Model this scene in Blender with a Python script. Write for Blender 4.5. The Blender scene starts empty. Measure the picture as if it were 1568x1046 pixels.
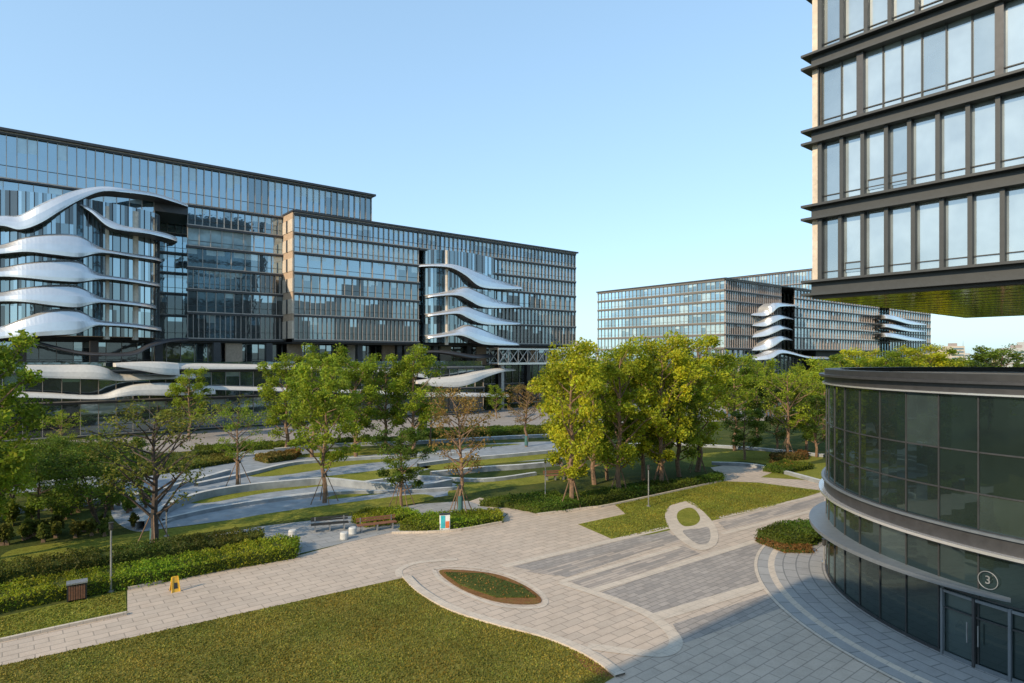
import bpy, math, random
import numpy as np
from mathutils import Vector
from mathutils.geometry import tessellate_polygon
random.seed(7); np.random.seed(7)
scene=bpy.context.scene
# ------------------------------------------------------------------ survey constants
F=960.0; CX=784.0; HY=548.0; H=10.5
U=(0.776,0.631); V=(-0.631,0.776); N=(0.631,-0.776)
def g(px,py,z=0.0):
    D=(H-z)*F/(py-HY); return ((px-CX)/F*D,D)
# ------------------------------------------------------------------ camera
cam=bpy.data.cameras.new("camera"); co=bpy.data.objects.new("camera",cam)
scene.collection.objects.link(co); co.location=(0,0,H); co.rotation_euler=(math.radians(90),0,0)
cam.sensor_width=36; cam.lens=F/1568*36; cam.shift_y=25/1568; cam.clip_end=6000; cam.clip_start=0.1
scene.camera=co
# ------------------------------------------------------------------ light
SD=Vector((-0.70,-0.714,0)).normalized(); EL=math.radians(29)
w=bpy.data.worlds.new("World"); scene.world=w; w.use_nodes=True
nt=w.node_tree; bg=nt.nodes["Background"]; sky=nt.nodes.new("ShaderNodeTexSky")
sky.sky_type='NISHITA'; sky.sun_disc=False; sky.sun_elevation=EL; sky.sun_rotation=math.atan2(SD.x,SD.y)
sky.air_density=1.0; sky.dust_density=1.1; sky.ozone_density=1.6
gm=nt.nodes.new("ShaderNodeGamma"); gm.inputs[1].default_value=0.49
mm=nt.nodes.new("ShaderNodeMix"); mm.data_type='RGBA'; mm.blend_type='MULTIPLY'; mm.inputs[0].default_value=1.0; mm.clamp_result=False
mm.inputs[7].default_value=(2.42,3.12,3.6,1)
nt.links.new(sky.outputs[0],gm.inputs[0]); nt.links.new(gm.outputs[0],mm.inputs[6])
nt.links.new(mm.outputs[2],bg.inputs[0]); bg.inputs[1].default_value=0.15
sl=bpy.data.lights.new("sun","SUN"); sl.energy=5.0; sl.angle=math.radians(0.5); sl.color=(1,0.80,0.55)
so=bpy.data.objects.new("sun",sl); scene.collection.objects.link(so)
sv=Vector((SD.x*math.cos(EL),SD.y*math.cos(EL),math.sin(EL)))
so.rotation_euler=sv.to_track_quat('Z','Y').to_euler()
scene.view_settings.view_transform='Standard'; scene.view_settings.look='None'; scene.view_settings.exposure=0
# ------------------------------------------------------------------ materials
def newmat(name):
    m=bpy.data.materials.new(name); m.use_nodes=True
    return m,m.node_tree,m.node_tree.nodes["Principled BSDF"]
def coords(nt,rot=0,scale=(1,1,1)):
    tc=nt.nodes.new("ShaderNodeTexCoord"); mp=nt.nodes.new("ShaderNodeMapping")
    mp.inputs["Rotation"].default_value=(0,0,rot); mp.inputs["Scale"].default_value=scale
    nt.links.new(tc.outputs["Object"],mp.inputs[0]); return mp.outputs[0]
def noise(nt,vec,scale,detail=4,rough=0.6):
    n=nt.nodes.new("ShaderNodeTexNoise"); n.inputs["Scale"].default_value=scale
    n.inputs["Detail"].default_value=detail; n.inputs["Roughness"].default_value=rough
    nt.links.new(vec,n.inputs["Vector"]); return n.outputs["Fac"]
def ramp(nt,fac,stops):
    r=nt.nodes.new("ShaderNodeValToRGB"); e=r.color_ramp.elements
    e[0].position=stops[0][0]; e[0].color=(*stops[0][1],1)
    e[1].position=stops[-1][0]; e[1].color=(*stops[-1][1],1)
    for p,c in stops[1:-1]:
        k=e.new(p); k.color=(*c,1)
    nt.links.new(fac,r.inputs[0]); return r.outputs[0]
def mul(nt,a,b,fac=1.0,bt='MULTIPLY'):
    m=nt.nodes.new("ShaderNodeMix"); m.data_type='RGBA'; m.blend_type=bt; m.inputs[0].default_value=fac
    nt.links.new(a,m.inputs[6]); nt.links.new(b,m.inputs[7]); return m.outputs[2]
def bump(nt,h,p,strength=0.3,dist=0.02):
    b=nt.nodes.new("ShaderNodeBump"); b.inputs["Strength"].default_value=strength; b.inputs["Distance"].default_value=dist
    nt.links.new(h,b.inputs["Height"]); nt.links.new(b.outputs[0],p.inputs["Normal"])
def plain(name,col,rough=0.6,metal=0.0,var=0.18,scale=3.0):
    m,nt,p=newmat(name); v=coords(nt); f=noise(nt,v,scale,5)
    lo=tuple(c*(1-var) for c in col); hi=tuple(min(1,c*(1+var)) for c in col)
    nt.links.new(ramp(nt,f,[(0.3,lo),(0.7,hi)]),p.inputs["Base Color"])
    p.inputs["Roughness"].default_value=rough; p.inputs["Metallic"].default_value=metal; return m
def glass(name,col,refl=0.35,tint=(0.8,0.9,1.0),wav=0.02,rough=0.03):
    m,nt,p=newmat(name)
    v=coords(nt); f=noise(nt,v,0.35,3)
    c=ramp(nt,f,[(0.3,tuple(x*0.6 for x in col)),(0.7,tuple(x*1.3 for x in col))])
    nt.links.new(c,p.inputs["Base Color"]); p.inputs["Roughness"].default_value=0.25
    gl=nt.nodes.new("ShaderNodeBsdfGlossy"); gl.inputs["Color"].default_value=(*tint,1); gl.inputs["Roughness"].default_value=rough
    fr=nt.nodes.new("ShaderNodeFresnel"); fr.inputs[0].default_value=1.5
    mr=nt.nodes.new("ShaderNodeMapRange"); mr.inputs[1].default_value=0.04; mr.inputs[2].default_value=1; mr.inputs[3].default_value=refl; mr.inputs[4].default_value=1
    nt.links.new(fr.outputs[0],mr.inputs[0])
    f2=noise(nt,v,0.8,2); b=nt.nodes.new("ShaderNodeBump"); b.inputs["Strength"].default_value=wav; b.inputs["Distance"].default_value=0.3
    nt.links.new(f2,b.inputs["Height"]); nt.links.new(b.outputs[0],gl.inputs["Normal"])
    mx=nt.nodes.new("ShaderNodeMixShader"); nt.links.new(mr.outputs[0],mx.inputs[0])
    nt.links.new(p.outputs[0],mx.inputs[1]); nt.links.new(gl.outputs[0],mx.inputs[2])
    nt.links.new(mx.outputs[0],nt.nodes["Material Output"].inputs[0]); return m
ROT=-math.atan2(U[1],U[0])
def paving(name,c1,c2,mortar,bw=0.9,bh=0.45,ms=0.018,rot=ROT,patch=0.13,polar=None):
    m,nt,p=newmat(name); v=coords(nt,rot)
    if polar:
        tc=nt.nodes.new("ShaderNodeTexCoord"); sx=nt.nodes.new("ShaderNodeSeparateXYZ"); nt.links.new(tc.outputs["Object"],sx.inputs[0])
        def mt(op,a,b=None):
            q=nt.nodes.new("ShaderNodeMath"); q.operation=op
            for i,val in enumerate((a,b)):
                if val is None: continue
                if isinstance(val,(int,float)): q.inputs[i].default_value=val
                else: nt.links.new(val,q.inputs[i])
            return q.outputs[0]
        dx=mt('SUBTRACT',sx.outputs[0],polar[0]); dy=mt('SUBTRACT',sx.outputs[1],polar[1])
        an=mt('MULTIPLY',mt('ARCTAN2',dy,dx),polar[2]); rr=mt('SQRT',mt('ADD',mt('MULTIPLY',dx,dx),mt('MULTIPLY',dy,dy)))
        cb=nt.nodes.new("ShaderNodeCombineXYZ"); nt.links.new(an,cb.inputs[0]); nt.links.new(rr,cb.inputs[1]); v=cb.outputs[0]
    b=nt.nodes.new("ShaderNodeTexBrick"); b.inputs["Scale"].default_value=1
    b.inputs["Brick Width"].default_value=bw; b.inputs["Row Height"].default_value=bh; b.inputs["Mortar Size"].default_value=ms
    b.inputs["Color1"].default_value=(*c1,1); b.inputs["Color2"].default_value=(*c2,1); b.inputs["Mortar"].default_value=(*mortar,1)
    nt.links.new(v,b.inputs["Vector"])
    f=noise(nt,v,0.25,6,0.65); k=1-patch
    c=mul(nt,b.outputs[0],ramp(nt,f,[(0.3,(k,k,k)),(0.7,(1,1,1))]))
    f2=noise(nt,v,14,3); c=mul(nt,c,ramp(nt,f2,[(0.3,(0.88,)*3),(0.7,(1.0,)*3)]))
    f3=noise(nt,v,1.3,5,0.7); c=mul(nt,c,ramp(nt,f3,[(0.32,(0.87,0.86,0.85)),(0.55,(1.0,)*3)]))
    nt.links.new(c,p.inputs["Base Color"]); p.inputs["Roughness"].default_value=0.75
    bump(nt,b.outputs["Fac"],p,-0.4,0.01); return m
def grassmat(name,a,b,c,s=1.0):
    m,nt,p=newmat(name); v=coords(nt)
    f=noise(nt,v,0.5*s,6,0.7); col=ramp(nt,f,[(0.3,a),(0.5,b),(0.72,c)])
    f2=noise(nt,v,22,4,0.8); col=mul(nt,col,ramp(nt,f2,[(0.35,(0.55,)*3),(0.62,(1.25,)*3)]))
    f3=noise(nt,v,4,4,0.7); col=mul(nt,col,ramp(nt,f3,[(0.3,(0.78,0.74,0.70)),(0.65,(1.1,)*3)]))
    nt.links.new(col,p.inputs["Base Color"]); p.inputs["Roughness"].default_value=0.95; p.inputs["Specular IOR Level"].default_value=0.1
    bump(nt,f2,p,0.5,0.05); return m
def leafmat(name,col,trans=0.45):
    m,nt,p=newmat(name)
    at=nt.nodes.new("ShaderNodeAttribute"); at.attribute_name="tint"
    oi=nt.nodes.new("ShaderNodeObjectInfo")
    rv=ramp(nt,oi.outputs["Random"],[(0,(0.8,0.85,0.85)),(1,(1.2,1.12,1.0))])
    rgb=nt.nodes.new("ShaderNodeRGB"); rgb.outputs[0].default_value=(*col,1)
    c=mul(nt,mul(nt,rgb.outputs[0],at.outputs["Color"]),rv)
    nt.links.new(c,p.inputs["Base Color"]); p.inputs["Roughness"].default_value=0.6; p.inputs["Specular IOR Level"].default_value=0.25
    tr=nt.nodes.new("ShaderNodeBsdfTranslucent"); nt.links.new(c,tr.inputs[0])
    mx=nt.nodes.new("ShaderNodeMixShader"); mx.inputs[0].default_value=trans
    nt.links.new(p.outputs[0],mx.inputs[1]); nt.links.new(tr.outputs[0],mx.inputs[2])
    nt.links.new(mx.outputs[0],nt.nodes["Material Output"].inputs[0]); return m
M={}
M['g_blue']=glass("glass_blue",(0.05,0.09,0.11),0.46,(0.66,0.84,0.95))
M['g_mid']=glass("glass_mid",(0.03,0.05,0.06),0.28,(0.68,0.86,0.95))
M['g_dark']=glass("glass_dark",(0.010,0.015,0.018),0.10,(0.8,0.9,0.95))
M['g_blind']=glass("glass_blind",(0.32,0.40,0.40),0.3,(0.75,0.9,0.97))
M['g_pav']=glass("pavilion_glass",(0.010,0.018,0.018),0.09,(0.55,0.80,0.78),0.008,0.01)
M['g_pav2']=glass("pavilion_glass_pale",(0.035,0.05,0.05),0.11,(0.55,0.80,0.78),0.008,0.01)  # paler pane tint, picked at random, more often in the top row
M['g_tower']=glass("tower_glass",(0.24,0.29,0.31),0.32,(0.82,0.90,0.96),0.01)
M['g_tower2']=glass("tower_glass_dim",(0.12,0.15,0.17),0.3,(0.8,0.9,0.95),0.01)
M['soffit']=glass("soffit_panel",(0.04,0.04,0.02),0.65,(0.85,0.82,0.7),0.06,0.06)
M['fin']=plain("bronze_fin",(0.36,0.33,0.30),0.45,0.2)
M['fin_pink']=plain("pink_fin",(0.36,0.30,0.27),0.5,0.1)
M['slab']=plain("dark_spandrel",(0.055,0.055,0.058),0.45,0.3)
M['sunslab']=plain("sunlit_spandrel",(0.14,0.125,0.11),0.5,0.1)  # paler, warmer spandrel: sunlight on the far building's left face put into the colour
M['tower_metal']=plain("tower_metal",(0.036,0.041,0.044),0.55,0.1,0.12)
M['ledge']=plain("grey_ledge",(0.17,0.19,0.21),0.45,0.3,0.1)
M['tan']=plain("tan_stone",(0.42,0.31,0.22),0.7)
M['cream']=plain("cream_panel",(0.55,0.47,0.38),0.6)
M['silver']=plain("silver_cladding",(0.70,0.70,0.70),0.26,0.65,0.05,1.0)
M['white']=plain("white_terrace",(0.54,0.52,0.48),0.55,0.0,0.08)
M['dark']=plain("dark_recess",(0.02,0.021,0.023),0.6)
M['roof']=plain("roof_gray",(0.16,0.16,0.16),0.8)
PC0=(26.4,26.3); R=11.8
M['pave']=paving("plaza_paving",(0.57,0.465,0.37),(0.50,0.415,0.335),(0.31,0.26,0.21),0.9,0.45,0.02)
M['pave_grey']=paving("grey_paving",(0.30,0.27,0.245),(0.40,0.355,0.315),(0.21,0.19,0.17),0.6,0.3,0.02)
M['pave_strip']=paving("striped_paving",(0.27,0.245,0.22),(0.50,0.42,0.35),(0.25,0.22,0.2),1.6,0.22,0.02)
M['pave_blue']=paving("bluestone_paving",(0.29,0.30,0.30),(0.35,0.35,0.345),(0.19,0.19,0.19),1.2,0.6,0.02)
M['pave_rad']=paving("radial_paving",(0.31,0.305,0.30),(0.37,0.36,0.345),(0.18,0.18,0.18),1.1,0.6,0.03,polar=(PC0[0],PC0[1],14.0))
M['pale']=paving("pale_stone",(0.62,0.53,0.43),(0.58,0.50,0.41),(0.42,0.37,0.31),0.45,0.45,0.012)
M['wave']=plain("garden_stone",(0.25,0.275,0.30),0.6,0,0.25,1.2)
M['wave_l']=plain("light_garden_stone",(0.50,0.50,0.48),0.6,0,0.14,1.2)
M['grass']=grassmat("lawn_grass",(0.12,0.125,0.024),(0.17,0.165,0.034),(0.24,0.20,0.05))
M['grass2']=grassmat("garden_grass",(0.14,0.16,0.022),(0.195,0.205,0.032),(0.25,0.235,0.045))
M['ground']=grassmat("ground_cover",(0.035,0.055,0.012),(0.06,0.08,0.018),(0.11,0.11,0.03),0.5)
M['soil']=grassmat("planting_soil",(0.16,0.085,0.035),(0.22,0.11,0.045),(0.14,0.13,0.03),3)
M['bark']=plain("bark",(0.19,0.12,0.075),0.9,0,0.35,6)
M['bark_dark']=plain("dark_bark",(0.07,0.052,0.04),0.9,0,0.35,6)
M['wrap']=plain("teal_trunk_wrap",(0.05,0.13,0.13),0.8)
M['wood']=plain("bench_wood",(0.20,0.09,0.05),0.6,0,0.3,8)
M['metal']=plain("galvanised_metal",(0.35,0.35,0.35),0.4,0.6)
M['black']=plain("black_metal",(0.03,0.03,0.03),0.5)
M['yellow']=plain("yellow_plastic",(0.75,0.42,0.03),0.4)
M['teal']=plain("teal_paint",(0.05,0.45,0.50),0.4)
M['orange']=plain("orange_paint",(0.7,0.18,0.06),0.4)
M['signwhite']=plain("white_paint",(0.78,0.78,0.76),0.5,0,0.03)
M['lf_green']=leafmat("leaf_green",(0.12,0.18,0.022),0.5)
M['lf_yellow']=leafmat("leaf_yellow",(0.37,0.40,0.025),0.5)
M['lf_mid']=leafmat("leaf_mid",(0.24,0.31,0.025),0.5)
M['lf_dark']=leafmat("leaf_dark",(0.07,0.11,0.02))
M['lf_olive']=leafmat("leaf_olive",(0.14,0.16,0.028))
M['lf_brown']=leafmat("leaf_brown",(0.27,0.18,0.05))
M['lf_red']=leafmat("leaf_red",(0.16,0.10,0.035))
M['lf_grass']=leafmat("grass_blade",(0.25,0.24,0.043),0.3)
M['lf_grass2']=leafmat("garden_grass_blade",(0.24,0.26,0.04),0.3)
# ------------------------------------------------------------------ mesh helpers
class MB:
    def __init__(s): s.v=[];s.f=[];s.m=[];s.mats=[]
    def mi(s,k):
        if k not in s.mats: s.mats.append(k)
        return s.mats.index(k)
    def quad(s,a,b,c,d,k):
        i=len(s.v); s.v+=[a,b,c,d]; s.f.append((i,i+1,i+2,i+3)); s.m.append(s.mi(k))
    def poly(s,pts,k):
        i=len(s.v); s.v+=list(pts); s.f.append(tuple(range(i,i+len(pts)))); s.m.append(s.mi(k))
    def box(s,fr,t0,t1,o0,o1,z0,z1,k):
        p=[fr(t,o,z) for z in (z0,z1) for t,o in ((t0,o0),(t1,o0),(t1,o1),(t0,o1))]
        i=len(s.v); s.v+=p; q=s.mi(k)
        for f in ((0,3,2,1),(4,5,6,7),(0,1,5,4),(1,2,6,5),(2,3,7,6),(3,0,4,7)):
            s.f.append(tuple(i+j for j in f)); s.m.append(q)
    def tube(s,pts,rad,k,n=6,cap=True):
        q=s.mi(k); pts=[Vector(p) for p in pts]; base=len(s.v)
        for j,p in enumerate(pts):
            d=(pts[min(j+1,len(pts)-1)]-pts[max(j-1,0)])
            if d.length<1e-6: d=Vector((0,0,1))
            d.normalize(); a=d.cross(Vector((0.31,0.95,0.02)))
            if a.length<0.1: a=d.cross(Vector((1,0,0)))
            a.normalize(); b=d.cross(a)
            for i in range(n):
                an=2*math.pi*i/n; s.v.append(tuple(p+(a*math.cos(an)+b*math.sin(an))*rad[j]))
        for j in range(len(pts)-1):
            for i in range(n):
                s.f.append((base+j*n+i,base+j*n+(i+1)%n,base+(j+1)*n+(i+1)%n,base+(j+1)*n+i)); s.m.append(q)
        if cap:
            s.f.append(tuple(base+(len(pts)-1)*n+i for i in range(n))); s.m.append(q)
            s.f.append(tuple(base+i for i in reversed(range(n)))); s.m.append(q)
    def beam(s,a,b,r,k): s.tube([a,b],[r,r],k,4)
    def mesh(s,name,smooth=False):
        me=bpy.data.meshes.new(name); me.from_pydata(s.v,[],s.f)
        for k in s.mats: me.materials.append(M[k])
        me.polygons.foreach_set("material_index",s.m)
        if smooth: me.polygons.foreach_set("use_smooth",[True]*len(s.f))
        me.update(); return me
    def obj(s,name,parent=None,smooth=False):
        o=bpy.data.objects.new(name,s.mesh(name,smooth)); scene.collection.objects.link(o)
        if parent: o.parent=parent
        return o
def empty(name,loc=(0,0,0)):
    o=bpy.data.objects.new(name,None); scene.collection.objects.link(o); o.location=loc; return o
def cat(pts,sub=6,closed=False):
    P=[np.array(p,float) for p in pts]; n=len(P); out=[]
    rng=range(n) if closed else range(n-1)
    for i in rng:
        if closed: a,b,c,d=P[(i-1)%n],P[i],P[(i+1)%n],P[(i+2)%n]
        else: a,b,c,d=P[max(i-1,0)],P[i],P[i+1],P[min(i+2,n-1)]
        for k in range(sub):
            t=k/sub
            out.append(0.5*((2*b)+(-a+c)*t+(2*a-5*b+4*c-d)*t*t+(-a+3*b-3*c+d)*t**3))
    if not closed: out.append(P[-1])
    return out
def sheet(name,px,z,k,smooth=False):
    pts=[g(*p) for p in px]
    if smooth: pts=[tuple(p) for p in cat(pts,5,True)]
    mb=MB(); mb.poly([(p[0],p[1],z) for p in pts],k); return mb.obj(name)
def band(name,px,wid,z0,z1,k,raw=False,kside=None):
    pts=px if raw else [g(*p) for p in px]
    pts=cat(pts,6); mb=MB(); L=[];R_=[]
    for i,p in enumerate(pts):
        d=pts[min(i+1,len(pts)-1)]-pts[max(i-1,0)]; d/=np.linalg.norm(d)+1e-9
        n=np.array([-d[1],d[0]])*wid/2; L.append(p+n); R_.append(p-n)
    for i in range(len(pts)-1):
        a,b,c,d=L[i],R_[i],R_[i+1],L[i+1]
        T=lambda q,z:(q[0],q[1],z)
        mb.quad(T(a,z1),T(b,z1),T(c,z1),T(d,z1),k)
        if z1-z0>0.02:
            ks=kside or k
            mb.quad(T(b,z0),T(c,z0),T(c,z1),T(b,z1),ks); mb.quad(T(d,z0),T(a,z0),T(a,z1),T(d,z1),ks)
    return mb.obj(name)
def frame(O,T,NN):
    return lambda t,o,z:(O[0]+T[0]*t+NN[0]*o,O[1]+T[1]*t+NN[1]*o,z)
# ------------------------------------------------------------------ facade
def facade(mb,fr,t0,t1,o,floors,pane=1.5,fin=0.75,find=0.35,finw=0.09,mix=(('g_blue',4),('g_mid',4),('g_dark',2),('g_blind',1)),fk='fin',rows=None,slabh=0.45,slabo=0.4,rnd=None,sk='slab'):
    rnd=rnd or random.Random(3)
    names=[a for a,b in mix]; ws=[b for a,b in mix]
    for i in range(len(floors)-1):
        z0,z1=floors[i],floors[i+1]; n=max(1,round((t1-t0)/pane)); dt=(t1-t0)/n
        mm=rows[i] if rows and i<len(rows) and rows[i] else None
        run=0; cur=None
        for j in range(n):
            if run<=0: cur=rnd.choices(names if not mm else [a for a,b in mm],ws if not mm else [b for a,b in mm])[0]; run=rnd.randint(1,4)
            run-=1
            a,b=t0+j*dt,t0+(j+1)*dt
            e=rnd.uniform(-0.012,0.012)
            bl=rnd.random()<0.45; hb=rnd.uniform(0.2,0.42)*(z1-z0) if bl else 0
            zz=z1-hb
            mb.quad(fr(a,o+e,z0),fr(b,o-e,z0),fr(b,o-e,zz),fr(a,o+e,zz),cur)
            if bl: mb.quad(fr(a,o+e,zz),fr(b,o-e,zz),fr(b,o-e,z1),fr(a,o+e,z1),'g_blind' if cur!='g_dark' else 'g_blue')
        f=fin[i%len(fin)] if isinstance(fin,(list,tuple)) else fin
        nf=max(1,round((t1-t0)/f)); df=(t1-t0)/nf
        for j in range(nf+1):
            t=t0+j*df
            mb.box(fr,t-finw/2,t+finw/2,o+0.02,o+find,z0+slabh/2,z1-slabh/2,fk)
        mb.box(fr,t0,t1,o+0.02,o+0.08,z0+(z1-z0)*0.3,z0+(z1-z0)*0.3+0.06,sk)
    for z in floors:
        mb.box(fr,t0-0.1,t1+0.1,o-0.5,o+slabo,z-slabh/2,z+slabh/2,sk)
        mb.box(fr,t0-0.15,t1+0.15,o+slabo+0.003,o+slabo+0.06,z+slabh/2-0.14,z+slabh/2,fk)
def ribbon(mb,frm,surv,st,k='silver',depth=2.5):
    S=[]
    for x,yt,yb,o in st:
        t,zt=surv(x,yt,o); _,zb=surv(x,yb,o); S.append((t,o,zt,zb))
    S=cat(S,6); rows=[]
    for t,o,zt,zb in S:
        h=zt-zb
        rows.append([frm(t,o-1.1-depth,zt),frm(t,o-1.1,zt),frm(t,o-0.55,zt-0.12*h),frm(t,o-0.12,zt-0.5*h),frm(t,o,zb+0.18*h),frm(t,o,zb+0.05),frm(t,o-0.35,zb),frm(t,o-depth-1,zb)])
    for i in range(len(rows)-1):
        for j in range(7):
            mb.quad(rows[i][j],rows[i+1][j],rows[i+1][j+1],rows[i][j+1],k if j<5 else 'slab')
    for r in (rows[0],rows[-1]): mb.poly(r,k)
    return S
# ------------------------------------------------------------------ LEFT BUILDING
P0=(14.4,144.0); FA=frame(P0,U,N)
def survA(x,y,o):
    r=(x-CX)/F; X=P0[0]+N[0]*o; Y=P0[1]+N[1]*o
    t=(r*Y-X)/(U[0]-r*U[1]); D=Y+U[1]*t
    return t,H+(HY-y)*D/F
fl=[13.4,17.5,21.1,24.5,27.8,31.0,34.2]
bA=empty("glass_office_building",(P0[0],P0[1],0))
def finish(mb,name,par,smooth=False):
    o=mb.obj(name,par,smooth)
    o.matrix_parent_inverse.translation=(-par.location[0],-par.location[1],-par.location[2]); return o
tE=-64.8
t285=survA(287,400,-4.5)[0]; t235=survA(236,400,-4.5)[0]; tL=-150
t640=survA(640,450,0)[0]; t672=survA(674,450,0)[0]
mb=MB()
rowsL=[(('g_dark',5),('g_mid',3)),(('g_mid',4),('g_dark',3)),(('g_blue',3),('g_dark',2),('g_mid',3)),(('g_mid',3),('g_blue',5)),(('g_blue',4),('g_blind',3)),(('g_blue',6),('g_mid',2))]
fins=[0.8,1.3,0.8,2.2,1.6,1.1]
facade(mb,FA,t285,tE,-4.5,fl,1.4,fins,0.24,0.08,rows=rowsL)
facade(mb,FA,tL,t235,-4.5,fl,1.6,[1.6,1.6,1.6,2.2,1.6,1.6],0.2,0.08,rows=rowsL,slabo=0.25)
facade(mb,FA,tE,t640,0,fl,1.4,[0.8,0.9,1.5,2.4,1.0,1.0],0.26,0.09,rows=rowsL)
facade(mb,FA,t672,0,0,fl,1.4,[1.0,1.0,1.5,1.0,1.0,1.0],0.3,0.09,rows=rowsL,rnd=random.Random(9))
facade(mb,FA,t640,t672,0,fl[5:],1.2,0.9,0.3,0.09,rnd=random.Random(9))
tTop=survA(568,302,-4.5)[0]
facade(mb,FA,tL,tTop,-4.5,[34.2,40.3],1.1,1.1,0.3,0.09,mix=(('g_blue',6),('g_mid',2)),rnd=random.Random(5),slabh=0.35)
mb.box(FA,tL,tTop+0.6,-9,-3.6,40.5,40.85,'slab')
mb.box(FA,tE-0.4,0.5,-9,0.75,34.45,34.75,'slab')
def recess(ta,tb,o,dep,floors):
    facade(mb,FA,ta,tb,o-dep,floors,1.2,1.2,0.2,0.07,mix=(('g_blue',3),('g_dark',4),('g_mid',2)),rnd=random.Random(11))
    zt=floors[-1]+0.1
    mb.quad(FA(ta,o,13.2),FA(ta,o-dep,13.2),FA(ta,o-dep,zt),FA(ta,o,zt),'g_dark')
    mb.quad(FA(tb,o,13.2),FA(tb,o-dep,13.2),FA(tb,o-dep,zt),FA(tb,o,zt),'g_dark')
recess(t235,t285,-4.5,9,fl); recess(t640,t672,0,9,fl[:6])
mb.box(FA,t640+.2,t672-.2,-9,-0.52,30.85,31.1,'slab')
mb.box(FA,t235,t285,-13,-4.2,32.6,34.0,'slab')
mb.box(FA,tE,0,-28,-0.55,12.9,13.15,'slab'); mb.box(FA,tL,tE,-28,-5.05,12.9,13.15,'slab')
mb.box(FA,tL,0,-28,-14,13.2,34.0,'dark'); mb.box(FA,tL,tTop-0.3,-24,-10,34.3,40.2,'dark'); 
mb.box(FA,tE,0,-27,-0.6,34.25,34.4,'roof')
mb.box(FA,-0.2,0.0,-27,-0.02,13.2,34.2,'g_mid')
for i in range(6):
    z0,z1=fl[i],fl[i+1]
    mb.box(FA,tE-0.35,tE-0.12,-4.4,0.3,z0+0.3,z1-0.9,'cream'); mb.box(FA,tE-0.28,tE-0.1,-4.4,0.25,z1-0.9,z1+0.28,'tan')
    mb.box(FA,tE-0.45,tE-0.36,-2.4,-1.9,z0+0.3,z1-0.9,'slab')
finish(mb,"facade",bA)
mb=MB(); 
A1=[
 [(-60,335,350,3),(0,328,346,3.5),(30,327,352,4),(60,311,343,4.5),(90,298,325,4.5),(120,288,308,4),(155,283,294,3.5),(190,286,295,3),(240,294,302,-0.5),(288,310,317,-3.5)],
 [(118,308,312,3),(140,316,326,4),(165,332,347,4.5),(190,343,354,4.5),(225,349,358,4),(255,355,365,2.5),(272,362,371,0.5),(262,365,372,-3)],
 [(-60,382,392,3),(0,373,389,3.5),(40,361,386,4.5),(80,356,390,5),(120,358,394,5),(145,371,389,4.6),(165,380,388,4.3),(200,386,393,3.5),(235,391,398,1.8),(248,395,402,0),(240,395,402,-3)],
 [(-60,414,428,3),(0,408,424,3.5),(40,401,426,4.5),(80,397,430,5),(120,398,432,5),(145,413,429,4.6),(165,420,428,4.3),(200,425,432,3.5),(232,430,437,1.8),(246,433,440,0),(238,433,440,-3)],
 [(-60,452,466,3),(0,446,462,3.5),(40,439,463,4.5),(80,435,468,5),(118,436,471,5),(145,449,465,4.6),(165,456,464,4.3),(200,460,467,3.5),(228,464,471,1.8),(240,467,474,0),(232,467,474,-3)],
 [(-60,515,530,3),(0,500,519,3.5),(40,485,516,4.5),(80,473,514,5),(118,473,511,5),(145,486,500,4.6),(165,491,499,4.3),(200,494,501,3.5),(232,498,505,1.8),(248,501,508,0),(240,501,508,-3)]]
A2=[
 [(640,404,409,0.3),(665,403,408,2.2),(692,403,411,3.6),(713,407,422,4),(735,415,439,3.8),(765,427,443,2),(800,437,443,0.35)],
 [(652,455,460,-1),(656,451,456,1.5),(680,447,453,3.2),(703,442,453,4),(718,438,460,4.2),(738,446,470,3.8),(765,458,472,2),(800,467,471,0.35)],
 [(652,483,488,-1),(656,480,485,1.5),(680,476,482,3.2),(703,471,481,4),(718,468,488,4.2),(738,475,496,3.8),(765,485,498,2),(798,493,497,0.35)],
 [(652,515,521,-1),(656,513,519,1.5),(680,510,516,3.2),(703,504,514,4),(718,497,518,4.4),(738,501,527,4),(765,513,529,2.2),(796,524,529,0.35)]]
SA=[ribbon(mb,FA,survA,r) for r in A1]; SB=[ribbon(mb,FA,survA,r) for r in A2]
for st in [
 [(40,559,578,7),(90,559,580,7),(140,559,581,7.5),(165,564,582,7.5),(185,573,584,7),(230,574,582,7),(300,573,580,6.5)],
 [(178,556,562,9),(215,554,568,9),(250,554,574,9),(275,556,575,8.5)],
 [(-40,600,608,8),(60,602,610,8),(150,606,612,8.5),(185,596,608,9),(215,589,606,9),(265,587,606,9),(330,592,604,8)],
 [(270,556,566,5),(340,557,566,5),(430,559,566,5),(520,563,569,5),(610,568,574,5),(655,573,580,5)],
 [(270,590,596,7),(350,592,598,7),(430,594,600,7),(520,596,602,7),(640,600,606,7)],
 [(640,583,588,6),(665,580,592,6.5),(700,577,593,7),(725,573,587,7),(745,568,578,6),(770,564,570,5),(790,564,568,3)],
 [(650,603,608,8),(690,601,608,8),(730,602,608,8),(780,603,608,6)],
 [(20,512,516,3),(110,535,540,5),(160,540,545,6),(205,538,544,6),(232,526,532,5),(262,518,524,3),(290,517,522,0)],
 [(640,537,541,2),(670,536,540,3.5),(700,538,544,4.5),(730,543,549,4),(760,542,547,2)]]:
    ribbon(mb,FA,survA,st,'white' if st[0][1]>550 else 'slab',2)
finish(mb,"sculpted_balcony_bands",bA,False)
mb=MB()
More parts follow.
